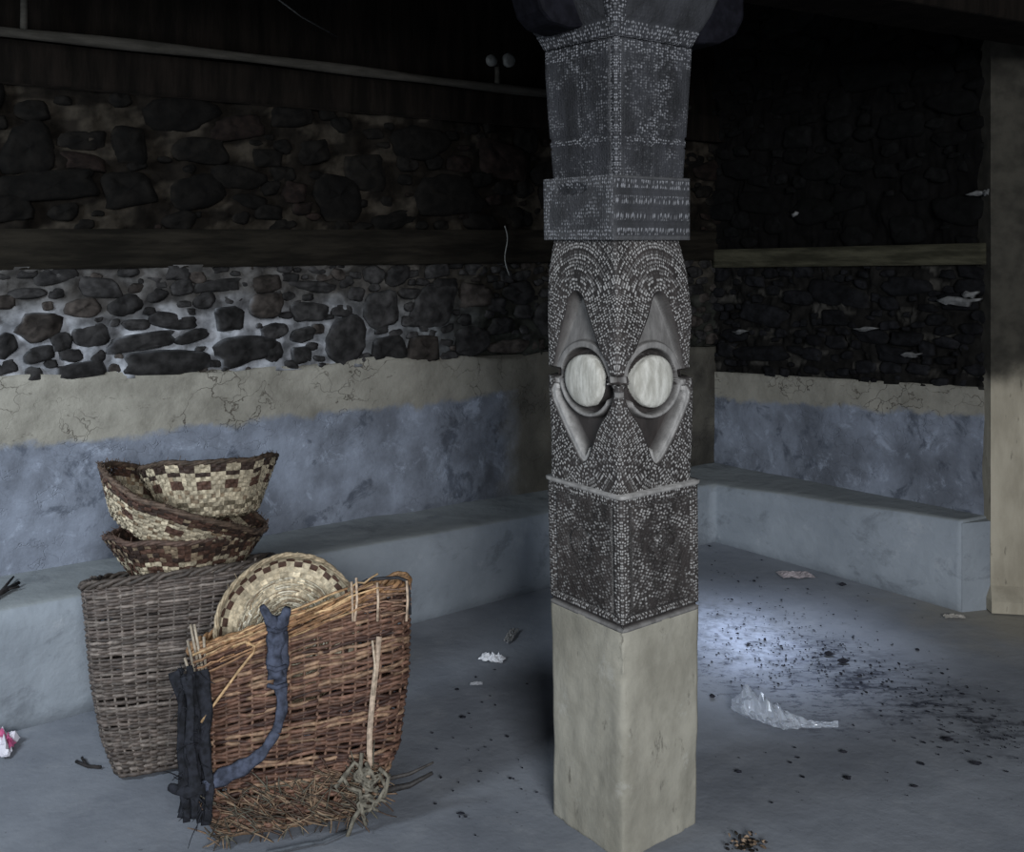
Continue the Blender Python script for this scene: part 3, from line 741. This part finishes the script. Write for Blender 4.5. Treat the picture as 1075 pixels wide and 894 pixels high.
def cgw(t, r): return jit((.088, .070, .060) if r.random() < .75 else (.15, .125, .108), .35)
def cgs(r): return jit((.12, .10, .085), .25)
wicker(Sg, grey, 66, 44, cgw, cgs, .0056, .0045, .6, seed=4)
rim(Sg, grey, lambda r: jit((.06, .048, .04), .3), .007, seed=3)
m = MB(); m.tube([Sg(.99, a)[0] for a in (3.5, 3.3, 3.15, 3.0)], .009, 5, (.03, .025, .022)); m.build('rim_binding', MAT['wicker'], grey)

# ---- red-brown pack basket in front
r_bl, r_br = onz(226, 891), onz(388, 862)
axis_r = Vector((-.02, .27, 1)).normalized()
def rp(x, y, b): return U(x, y, topY(b, .26, y))
red = empty('pack_basket', (r_bl+r_br)/2, 'red-brown wicker carrying basket at the front with a blue cloth strap', 'basket')
rl = [(0, rp(228, 882, r_bl)+Vector((0, 0, .01)), rp(378, 858, r_br)+Vector((0, 0, .01)), .16), (.12, rp(212, 852, r_bl), rp(404, 826, r_br), .20), (.3, rp(206, 815, r_bl), rp(421, 784, r_br), .22),
      (.6, rp(203, 756, r_bl), rp(431, 705, r_br), .26), (.85, rp(200, 708, r_bl), rp(432, 643, r_br), .275), (1, rp(198, 685, r_bl), rp(430, 612, r_br), .28)]
Sr = loft(rl, {'axis': axis_r}, .42)
def crw(t, r):
    q = r.random(); return jit((.142, .076, .052) if q < .60 else ((.26, .165, .105) if q < .76 else (.060, .030, .022)), .35)
wicker(Sr, red, 72, 44, crw, lambda r: jit((.15, .085, .055), .25), .0054, .0045, 1.7, seed=8, base_col=lambda t, r: jit((.16, .10, .06), .4))
rim(Sr, red, lambda r: jit((.30, .17, .085), .3), .0075, strands=4, amp=.011, seed=7, wobble=.02)
# face plane of the front basket, for what hangs on it
def fpl(px, py, off=.018):
    k = min(1, max(0, (px-205)/215)); b = r_bl.lerp(r_br, k); Y = topY(b, .26, py); p = U(px, py, Y)
    d = Vector((p.x, p.y, p.z-H)).normalized(); return p-d*off
ST = (.46, .33, .22)
m = MB(); rr = random.Random(5)
for i in range(60):                              # loose weavers bound along the rim
    x = rr.uniform(202, 372); y = lerp(690, 620, (x-202)/170)+rr.uniform(-6, 22)
    L = rr.uniform(25, 90); pts = [fpl(x+L*k/4, y-L*k/4*.42+rr.uniform(-2, 2), .022+.006*rr.random()) for k in range(5)]
    if x+L < 400: m.tube(pts, rr.uniform(.002, .0042), 4, jit((.30, .17, .09) if rr.random() < .7 else (.48, .32, .17), .3))
for i in range(22):
    x = rr.uniform(365, 428); y = rr.uniform(614, 650); L = rr.uniform(15, 40)
    m.tube([fpl(min(431, x+L*k/4), y-1.2*k/4*rr.random()*4, .02) for k in range(5)], .003, 4, jit((.20, .12, .08), .4))
m.build('loose_weavers', MAT['wicker'], red)
for x in (396, 427, 369, 374):                    # open stakes and dark hoop on the right
    m = MB(); m.tube([fpl(x, 604+rr.random()*8, .024), fpl(x+1, 630, .026), fpl(x+rr.uniform(-2, 2), 652, .024)], .0042, 5, jit((.45, .34, .25), .2)); m.build('split_stake', MAT['wicker'], red)
m = MB(); m.tube([fpl(x, y, .02) for x, y in [(372,616),(385,609),(400,607),(418,606),(426,609),(429,618),(430,645)]], .0055, 6, (.02, .02, .024)); m.build('dark_hoop', MAT['wicker'], red)
m = MB()                                          # pale split straw running down the right part of the face
m.tube([fpl(x, y, .024) for x, y in [(398,668),(395,700),(391,735),(388,770),(388,800),(383,832)]], [(.003, .009)]*6, 6, (.42, .32, .24), flat=(0, -1, 0))
m.tube([fpl(x, y, .026) for x, y in [(391,672),(394,700),(392,730)]], .004, 5, (.5, .4, .3)); m.build('straw_tie', MAT['wicker'], red); m = MB()
m.tube([fpl(x, y, .026) for x, y in [(211,758),(228,735),(250,705),(266,685),(268,678),(258,674)]], .004, 5, (.45, .29, .15))
m.build('straw_tie', MAT['wicker'], red)
m = MB()                                          # frayed straws at the foot
for i in range(420):
    x = rr.uniform(216, 400); y = rr.uniform(lerp(838, 800, (x-216)/184), lerp(884, 852, (x-216)/184)); p = fpl(x, y, .014)
    a = rr.uniform(0, 6.28) if rr.random() < .6 else rr.choice([-.4, 2.7]); d = Vector((math.cos(a), -.15*rr.random(), .8*math.sin(a)))
    straw(m, p, d, rr.uniform(.02, .075), rr.uniform(.0016, .0034), jit(rr.choice([(.15, .095, .06), (.22, .155, .10), (.08, .05, .035), (.06, .045, .032), (.11, .10, .075)]), .35), rr.uniform(-.4, .4), rr)
m.build('frayed_straw', MAT['wicker'], red)
MAT['rope'] = simple('old_rope', (.16, .145, .115), .9, .5, 60)
m = MB()                                          # knotted rope at the lower right
for (pts) in ([(380,790),(378,808),(386,822),(384,840),(372,858),(364,880)], [(368,806),(360,815),(366,826),(378,830),(380,850),(384,866)], [(384,800),(392,815),(398,812),(405,826),(396,842),(386,838)],
              [(398,806),(408,815),(404,835),(390,848),(378,843)], [(352,826),(364,812),(372,800),(380,806)]):
    m.tube([fpl(x, y, .03+.006*math.sin(i*2)) for i, (x, y) in enumerate(pts)], .006, 6)
for i in range(12):
    x, y = rr.uniform(374, 402), rr.uniform(812, 846); m.tube([fpl(x+8*math.cos(k), y+6*math.sin(k), .034) for k in np.linspace(rr.random()*3, 4+rr.random()*2, 7)], .0045, 5)
m.build('knotted_rope', MAT['rope'], red)
m = MB(); q0 = onz(365, 874); q = [fpl(364, 872, .02)]+[onz(x, y)+Vector((0, 0, .006)) for x, y in [(352,880),(338,886),(322,888),(300,893),(280,897)]]
m.tube(q, .0045, 6); m.build('trailing_rope', simple('grey_cord', (.09, .10, .115), .9), red)
# blue cloth strap (ribbon)
MAT['cloth'] = simple('blue_cloth', (.052, .060, .088), .9, .55, 45, .8)
MAT['blackcloth'] = simple('dark_strap_cloth', (.014, .015, .020), .9, .6, 50)
def ribbon(m, pts, widths, thick=.005, offs=None):
    P = [fpl(x, y, (offs[i] if offs else .03)) for i, (x, y) in enumerate(pts)]
    # resample
    Q = []; Wd = []
    for i in range(len(P)-1):
        for k in range(5):
            t = k/5; Q.append(P[i].lerp(P[i+1], t)); Wd.append(lerp(widths[i], widths[i+1], t))
    Q.append(P[-1]); Wd.append(widths[-1])
    for _ in range(2): Q = [Q[0]]+[(Q[i-1]+Q[i]*2+Q[i+1])/4 for i in range(1, len(Q)-1)]+[Q[-1]]
    m.tube(Q, [(thick, w*(1+.12*math.sin(i*1.3))) for i, w in enumerate(Wd)], 8, flat=(0, -1, .3))
m = MB()
ribbon(m, [(289,650),(290,668),(287,690),(290,712)], [.024, .026, .020, .024], .006, [.05, .045, .04, .04])
ribbon(m, [(295,662),(296,690),(294,716),(297,742),(290,768)], [.018, .02, .018, .015, .013], .006)
ribbon(m, [(290,768),(276,790),(258,804),(236,814),(214,826)], [.013, .014, .02, .022, .016], .006)
ribbon(m, [(275,636),(283,650),(290,656)], [.008, .016, .02], .010, [.075, .06, .05])
ribbon(m, [(302,638),(298,650),(291,657)], [.010, .018, .02], .010, [.075, .06, .05])
for y in (660, 700, 719):
    m.tube([fpl(281, y, .045), fpl(290, y+3, .056), fpl(301, y-1, .045)], .0065, 6)
m.build('cloth_strap', MAT['cloth'], red)
m = MB()
for k in range(9):
    x0 = 186+k*3.1; o_ = rr.uniform(.0, .035)
    ribbon(m, [(x0+rr.uniform(-4, 3), 702+rr.uniform(-5, 8)), (x0+4+rr.uniform(-3, 3), 740), (x0+5+rr.uniform(-4, 4), 785), (x0+7+rr.uniform(-4, 4), 822), (x0+6+rr.uniform(-8, 8), 850+rr.uniform(-8, 18))], [rr.uniform(.008, .018) for _ in range(5)], .003, [o_+rr.uniform(-.01, .02) for _ in range(5)])
ribbon(m, [(178,826),(196,832),(216,828)], [.010, .016, .012], .008, [.0, .03, .035])
for i in range(40): straw(m, fpl(rr.uniform(188, 215), rr.uniform(700, 866), .03), (rr.uniform(-1, .6), -.2, rr.uniform(-1, .8)), rr.uniform(.02, .06), .002, (1, 1, 1), .3, rr)
m.build('shoulder_strap', MAT['blackcloth'], red)
m = MB()                                          # upright stake ends at the left corner
for (x0, y0, x1, y1) in [(206,712,197,672),(210,708,200,655),(213,705,204,655),(216,702,214,668),(203,722,194,690)]:
    m.tube([fpl(x0, y0, .01), fpl((x0+x1)/2, (y0+y1)/2, .012), fpl(x1, y1, .012)], .0042, 5, jit((.30, .25, .19), .25))
m.build('stake_end', MAT['wicker'], red)
m = MB()
m.tube([fpl(404,818,.02), U(430,812,topY(r_br,.2,812)), U(455,800,topY(r_br,.15,800))], [.006, .005, .003], 6, (.045, .04, .037))
m.tube([fpl(402,830,.02), U(430,824,topY(r_br,.2,824)), U(454,811,topY(r_br,.15,811))], [.010, .008, .005], 6, (.03, .027, .026))
m.build('stick_end', MAT['wicker'], red)

# ------------------------------------------------------------------ plaited checkered bowls
CR, BR, DK = (.37, .315, .225), (.075, .040, .028), (.035, .022, .017)
def bowl(label, C, R, Hh, euler, rows, cols, colf, prof, seed=1, name='checkered_bowl', spikes=40, rimr=.006, rimc=(.10, .065, .045), group=None):
    rr = random.Random(seed); root = empty(name, C, label, 'basket', group)
    rot = Euler(euler).to_matrix(); m = MB(); n = 3
    def S(a, b):    # a 0..1 from centre to rim, b angle
        r = float(np.interp(a, prof[0], prof[1]))*R; z = float(np.interp(a, prof[0], prof[2]))*Hh
        wob = 1+.025*nz((math.cos(b)*2, math.sin(b)*2, seed), 1.5)
        return Vector((r*wob*math.cos(b), r*wob*math.sin(b), z+.02*a*nz((math.cos(b)*1.5, math.sin(b)*1.5, seed+9), 1.2)))
    def N(a, b):
        e = 1e-3; p = S(a, b); q = S(min(1, a+e), b)-S(max(0, a-e), b); w = Vector((-math.sin(b), math.cos(b), 0)); v = w.cross(q); return v.normalized() if v.length > 0 else Vector((0, 0, -1))
    for side in (1, -1):
        for i in range(rows):
            for j in range(cols):
                a0, a1 = .06+.94*i/rows, .06+.94*(i+1)/rows; b0, b1 = 2*PI*j/cols, 2*PI*(j+1)/cols
                over = 1 if (i+j) % 2 else -1; c = jit(colf(i, j, rows, cols, rr), .18); vs = []
                for x in range(n+1):
                    for y in range(n+1):
                        a = lerp(a0, a1, x/n); b = lerp(b0, b1, y/n)
                        g = math.sin(PI*x/n)*(1 if over > 0 else .5)+math.sin(PI*y/n)*(.5 if over > 0 else 1)
                        vs.append(rot @ (S(a, b)+N(a, b)*(.0035*side+side*over*.0042*g*.5+.0015*rr.uniform(-1, 1))))
                fs = []
                for x in range(n):
                    for y in range(n): q = (x*(n+1)+y, x*(n+1)+y+1, (x+1)*(n+1)+y+1, (x+1)*(n+1)+y); fs.append(q if side < 0 else q[::-1])
                m.add([v+Vector(C) for v in vs], fs, c)
    m.build('plaited_body', MAT['plait'], root)
    m = MB()
    for q in range(3):
        pts = []
        for k in range(97):
            b = 2*PI*k/96; ph = k*.8+q*2.1; p = S(1, b)+Vector((math.cos(b), math.sin(b), 0))*(.004*math.cos(ph))+Vector((0, 0, .004*math.sin(ph)+.003)); pts.append(rot @ p+Vector(C))
        pts[-1] = pts[0]; m.tube(pts, rimr, 5, [jit(rimc, .35) for _ in pts])
    for k in range(spikes):
        b = rr.uniform(0, 2*PI); p = rot @ S(1, b)+Vector(C); d = rot @ Vector((math.cos(b)*.4+rr.uniform(-.5, .5), math.sin(b)*.4+rr.uniform(-.5, .5), .7)); straw(m, p, d, rr.uniform(.008, .026), .0018, jit(rimc, .4), .3, rr)
    m.build('rim', MAT['plait'], root); return root
PA = ((0, .36, .5, 1), (0, .50, .60, 1.0), (0, .0, .08, 1))
PB = ((0, .42, .5, 1), (0, .62, .68, 1.0), (0, .0, .06, 1))
def chk_a(i, j, R, C, r):
    q = r.random()
    if i >= R-4: return DK if q < .4 else (BR if q < .75 else (.20, .15, .10))
    if i >= R-11: return BR if ((i//2+j//3) % 2) else jit(CR, .3)
    return BR if q < .7 else DK
def chk_b(i, j, R, C, r):
    q = r.random()
    if i >= R-3: return DK if q < .5 else (BR if q < .9 else (.22, .17, .11))
    if i in (R-6, R-7, R-12, R-13): return BR if (i//2+j//3) % 3 == 0 else jit(CR, .3)
    return jit(CR, .35) if q < .75 else jit((.17, .12, .075), .3)
def chk_c(i, j, R, C, r):
    q = r.random()
    if i >= R-2: return jit(CR, .2) if (j//3) % 2 else DK
    if i == R-3: return DK if (j//3) % 2 else jit(CR, .2)
    if i in (R-5, R-6): return BR if (j//3) % 2 else jit(CR, .2)
    if i in (R-10, R-11, R-14): return jit((.13, .105, .07), .2) if (j//3+i//3) % 2 else jit(CR, .3)
    return jit(CR, .35) if q < .85 else jit((.20, .15, .10), .3)
def chk_d(i, j, R, C, r):
    if i >= R-1: return CR
    if i == R-2: return BR if j % 2 else tuple(x*1.2 for x in CR)
    if i == R-3: return BR if j % 2 == 0 else tuple(x*1.2 for x in CR)
    return jit(tuple(x*1.6 for x in CR), .25)
Cg = Sg(1.0, PI/2)[0].lerp(Sg(1.0, -PI/2)[0], .5)
ca = Vector((Cg.x+.01, Cg.y+.015, .455))
bowl('brown and cream checkered bowl, lowest of the stack on the grey basket', ca, .256, .165, (-.10, .0, .2), 19, 76, chk_a, PA, 2, rimr=.006, rimc=(.08, .05, .038), spikes=90)
cb = Vector((U(176, 0, 3.32).x+.0, 3.32, .62))
bowl('checkered bowl tipped up on its left side, middle one of the stack', cb, .288, .125, (.0, .42, .4), 21, 84, chk_b, PB, 3, rimc=(.085, .058, .042), spikes=320, rimr=.0065)
cc = Vector((U(224, 0, 3.42).x, 3.40, .655))
bowl('cream bowl with dark checks along its rim, topmost of the stacked bowls', cc, .225, .17, (-.26, -.10, .1), 22, 84, chk_c, PB, 4, rimc=(.06, .042, .03), spikes=60)
PD = ((0, .6, .85, 1), (0, .70, .93, 1.0), (0, .10, .42, 1))
cdn = U(297, 655, 2.975)
tray = bowl('round cream plaited tray with a ring of brown checks, standing in the red-brown basket', cdn+Vector((.008, .030, -.025)), (.208), .04, (1.17, 0, .30), 12, 48, chk_d, PD, 5, name='plaited_tray', rimc=(.34, .27, .18), rimr=.0045, spikes=30)

rr = random.Random(31); m = MB(); rot = Euler((1.17, 0, .30)).to_matrix(); tc = tray.location
for i in range(420):
    a = rr.uniform(0, 2*PI); r0 = rr.uniform(.02, .145); L = rr.uniform(.03, .08); da = L/r0*rr.choice([-1, 1])
    pts = [tc+rot @ Vector(((r0+.012*k/4*rr.uniform(-1, 1))*math.cos(a+da*k/4), (r0)*math.sin(a+da*k/4), .010+.03*(r0/.2)**3+.004*rr.random())) for k in range(5)]
    m.tube(pts, rr.uniform(.0014, .003), 4, jit(rr.choice([(.56, .50, .38), (.42, .36, .26), (.66, .60, .48), (.28, .21, .14)]), .2))
m.build('straw_winding', MAT['plait'], tray)
# ------------------------------------------------------------------ litter
def crumple(name, label, cat, px, py, w, d, hgt, rgb, rough=.5, rotz=0, seed=1, mat=None, z=0.0, stripe=None, N=14):
    c = onz(px, py, z); m = MB(); vs = []; cs = []; fs = []; R = Matrix.Rotation(rotz, 3, 'Z')
    for i in range(N+1):
        for j in range(N+1):
            u, v = i/N-.5, j/N-.5; k = 1-.25*abs(nz((u*3, v*3, seed), 1.7))
            h = hgt*(.25+abs(nz((u*5, v*5, seed*3), 1.6))*1.6)*(1-(2*abs(v))**4*.7)*(1-(2*abs(u))**4*.7)
            p = R @ Vector((u*w*k, v*d*k+.25*d*nz((u*3, 0, seed+2), 1.3), 0)); vs.append(c+p+Vector((0, 0, h+.002)))
            cs.append(stripe if stripe and abs(v) < .16 else rgb)
    for i in range(N):
        for j in range(N): a = i*(N+1)+j; fs.append((a, a+N+1, a+N+2, a+1))
    m.add(vs, fs, cs); o = m.build(name, mat or attr_mat(name+'_film', .1, rough, 30, bump=.05), smooth=False)
    s = o.modifiers.new('solid', 'SOLIDIFY'); s.thickness = .0015; s.offset = 1
    return tag(o, label, cat)
crumple('foil_wrapper', 'bright white crumpled wrapper on the floor between the front basket and the pillar', 'wrapper', 517, 692, .10, .055, .020, (.75, .76, .80), .35, -.35, 3)
crumple('paper_scrap', 'small upright grey scrap of paper behind the bright white wrapper', 'paper', 536, 668, .035, .13, .012, (.30, .30, .30), .8, -.25, 5)
crumple('paper_scrap', 'tiny pale paper strip in front of the bright white wrapper', 'paper', 500, 718, .045, .02, .005, (.36, .37, .40), .8, 0, 7)
crumple('foil_wrapper', 'flat pinkish wrapper on the floor below the right clay bench', 'wrapper', 835, 604, .16, .09, .014, (.33, .29, .30), .4, .1, 9)
crumple('foil_wrapper', 'pink and white wrapper at the left edge of the floor', 'wrapper', -4, 786, .12, .13, .05, (.62, .60, .66), .35, .2, 11, stripe=(.55, .12, .26))
crumple('paper_scrap', 'small brown scrap on the floor before the right pier', 'paper', 1002, 648, .09, .03, .008, (.32, .30, .27), .8, 0, 13)
# clear plastic bag
t = NT('clear_film'); t.b.inputs['Transmission Weight'].default_value = .55; t.b.inputs['IOR'].default_value = 1.4; t.b.inputs['Alpha'].default_value = .7
t.b.inputs['Specular IOR Level'].default_value = .9; MAT['film'] = t.out((.75, .80, .88), .12)
c0 = onz(822, 752); N1, N2 = 40, 16; m = MB(); vs = []; fs = []
for i in range(N1+1):
    u = i/N1; ctr = onz(lerp(768, 880, u), lerp(745, 766, min(1, u*2.0))-2*u); rad = .056*(1-.78*sm(np.array([u]), .25, .8)[0])*min(1, .35+u*6)
    for j in range(N2):
        a = 2*PI*j/N2; w = 1+.45*nz((u*7, math.cos(a)*1.2, math.sin(a)*1.2), 2.2)
        vs.append(ctr+Vector((.3*rad*math.cos(a), rad*1.0*math.cos(a)*w, rad*.62*(1+math.sin(a))*w+.003+.01*abs(nz((u*30, a, 3), 1)))))
for i in range(N1):
    for j in range(N2): k = (j+1) % N2; fs.append((i*N2+j, i*N2+k, (i+1)*N2+k, (i+1)*N2+j))
fs += [tuple(range(N2)), tuple(N1*N2+j for j in range(N2-1, -1, -1))]
m.add(vs, fs); tag(m.build('plastic_bag', MAT['film'], smooth=False), 'crumpled clear plastic bag on the floor right of the pillar', 'bag')
# twigs
MAT['twig'] = simple('twig_bark', (.025, .022, .022), .9)
m = MB(); P_ = lambda x, y: onz(x, y, .40)+Vector((0, 0, .012))
m.tube([P_(-12, 634), P_(2, 625), P_(20, 615)], [.009, .009, .006], 6); m.tube([P_(0, 626), P_(8, 616), P_(14, 609)], [.006, .005, .004], 6); m.tube([P_(2, 624), P_(20, 619)], .004, 6)
tag(m.build('forked_twig', MAT['twig']), 'dark forked twig on the clay bench at the left edge', 'twig')
m = MB(); Q_ = lambda x, y: onz(x, y)+Vector((0, 0, .006))
m.tube([Q_(80, 801), Q_(92, 806), Q_(106, 807)], .005, 6); m.tube([Q_(86, 797), Q_(90, 804)], .004, 6)
tag(m.build('small_twig', MAT['twig']), 'small dark twig on the floor beside the grey basket', 'twig')
def lump(m, c, r, col, rr):
    n = 6; vs = []; fs = []
    ax = [rr.uniform(.5, 1.5) for _ in range(3)]; ph = rr.random()*6
    pts = [(0, 0, 1)]+[(math.cos(ph+k*1.047)*.9, math.sin(ph+k*1.047)*.9, .45*rr.random()) for k in range(6)]+[(0, 0, -.4)]
    for p in pts: vs.append(Vector(c)+Vector((p[0]*ax[0]*r*rr.uniform(.7, 1.2), p[1]*ax[1]*r*rr.uniform(.7, 1.2), (p[2]*.6*ax[2]+.25)*r)))
    for k in range(6): fs.append((0, 1+k, 1+(k+1) % 6)); fs.append((7, 1+(k+1) % 6, 1+k))
    m.add(vs, fs, col)
m = MB(); rr = random.Random(2)
for i in range(70):
    c = onz(783+rr.gauss(0, 8), 888+rr.gauss(0, 4)); c.z = rr.uniform(0, .015); lump(m, c, rr.uniform(.004, .009), rr.choice([(.02, .018, .018), (.28, .20, .14), (.03, .025, .02)]), rr)
o = m.build('dirt_clump', MAT['stone'], smooth=False); tag(o, 'small crumbly clump of black and tan dirt on the floor at the bottom edge', 'dirt')
m = MB()
def scat(n, x0, y0, x1, y1, sx, sy, rmin, rmax):
    for i in range(n):
        t = rr.random(); x = lerp(x0, x1, t)+rr.gauss(0, sx); y = lerp(y0, y1, t)+rr.gauss(0, sy)
        if 570 < x < 738 and y > 650: continue
        if y < 600 and x > 900 or (755 < x < 895 and 722 < y < 780) or (800 < x < 870 and 590 < y < 618): continue
        if x < 440 and y > 560: continue
        lump(m, onz(x, max(y, 580)), rr.uniform(rmin, rmax)*(1.6 if rr.random() < .1 else 1), (.020, .021, .028), rr)
scat(420, 755, 640, 870, 730, 36, 26, .0018, .006)
scat(420, 800, 655, 1080, 785, 34, 13, .0018, .006)
scat(60, 745, 590, 900, 640, 40, 10, .002, .007)
scat(60, 745, 790, 1060, 740, 60, 40, .002, .007)
scat(45, 470, 730, 540, 860, 30, 30, .002, .007)
for (x, y, r) in [(996,778,.018),(1025,803,.016),(890,818,.011),(960,826,.010),(886,790,.012),(884,615,.02),(745,574,.016),(870,688,.018),(885,696,.02),(748,732,.014)]: lump(m, onz(x, y), r, (.022, .022, .028), rr)
o = m.build('charcoal_crumbs', MAT['stone'], smooth=False); o['kind'] = 'stuff'; tag(o, 'scattered black charcoal crumbs and grit on the grey floor', 'charcoal')

# ------------------------------------------------------------------ light
def area(name, loc, target, size, energy, col, sy=None, spread=PI):
    l = bpy.data.lights.new(name, 'AREA'); l.energy = energy; l.color = col; l.size = size; l.spread = spread
    if sy: l.shape = 'RECTANGLE'; l.size_y = sy
    o = bpy.data.objects.new(name, l); COL.objects.link(o); o.location = loc
    o.rotation_euler = (Vector(target)-Vector(loc)).to_track_quat('-Z', 'Y').to_euler(); return o
area('doorway_daylight', (1.0, -2.6, 2.35), (.2, 3.6, .6), 1.7, 190, (.93, .965, 1.0), 1.3, 2.6)
area('window_daylight', (-2.5, 1.4, 1.9), (-1.4, 4.0, .75), .7, 24, (.80, .90, 1.0), .7, 1.9)
tp = onz(795, 672)
area('smoke_hole_daylight', (tp.x+.1, tp.y+.05, 2.9), (tp.x-.03, tp.y, 0), .35, 2.6, (.72, .82, 1.0), .35, .5)
w = bpy.data.worlds.new('world'); bpy.context.scene.world = w; w.use_nodes = True
w.node_tree.nodes['Background'].inputs[0].default_value = (.55, .65, .8, 1); w.node_tree.nodes['Background'].inputs[1].default_value = .11
vs_ = bpy.context.scene.view_settings; vs_.view_transform = 'Standard'; vs_.look = 'None'; vs_.gamma = 1; vs_.use_curve_mapping = False; vs_.exposure = 0.0
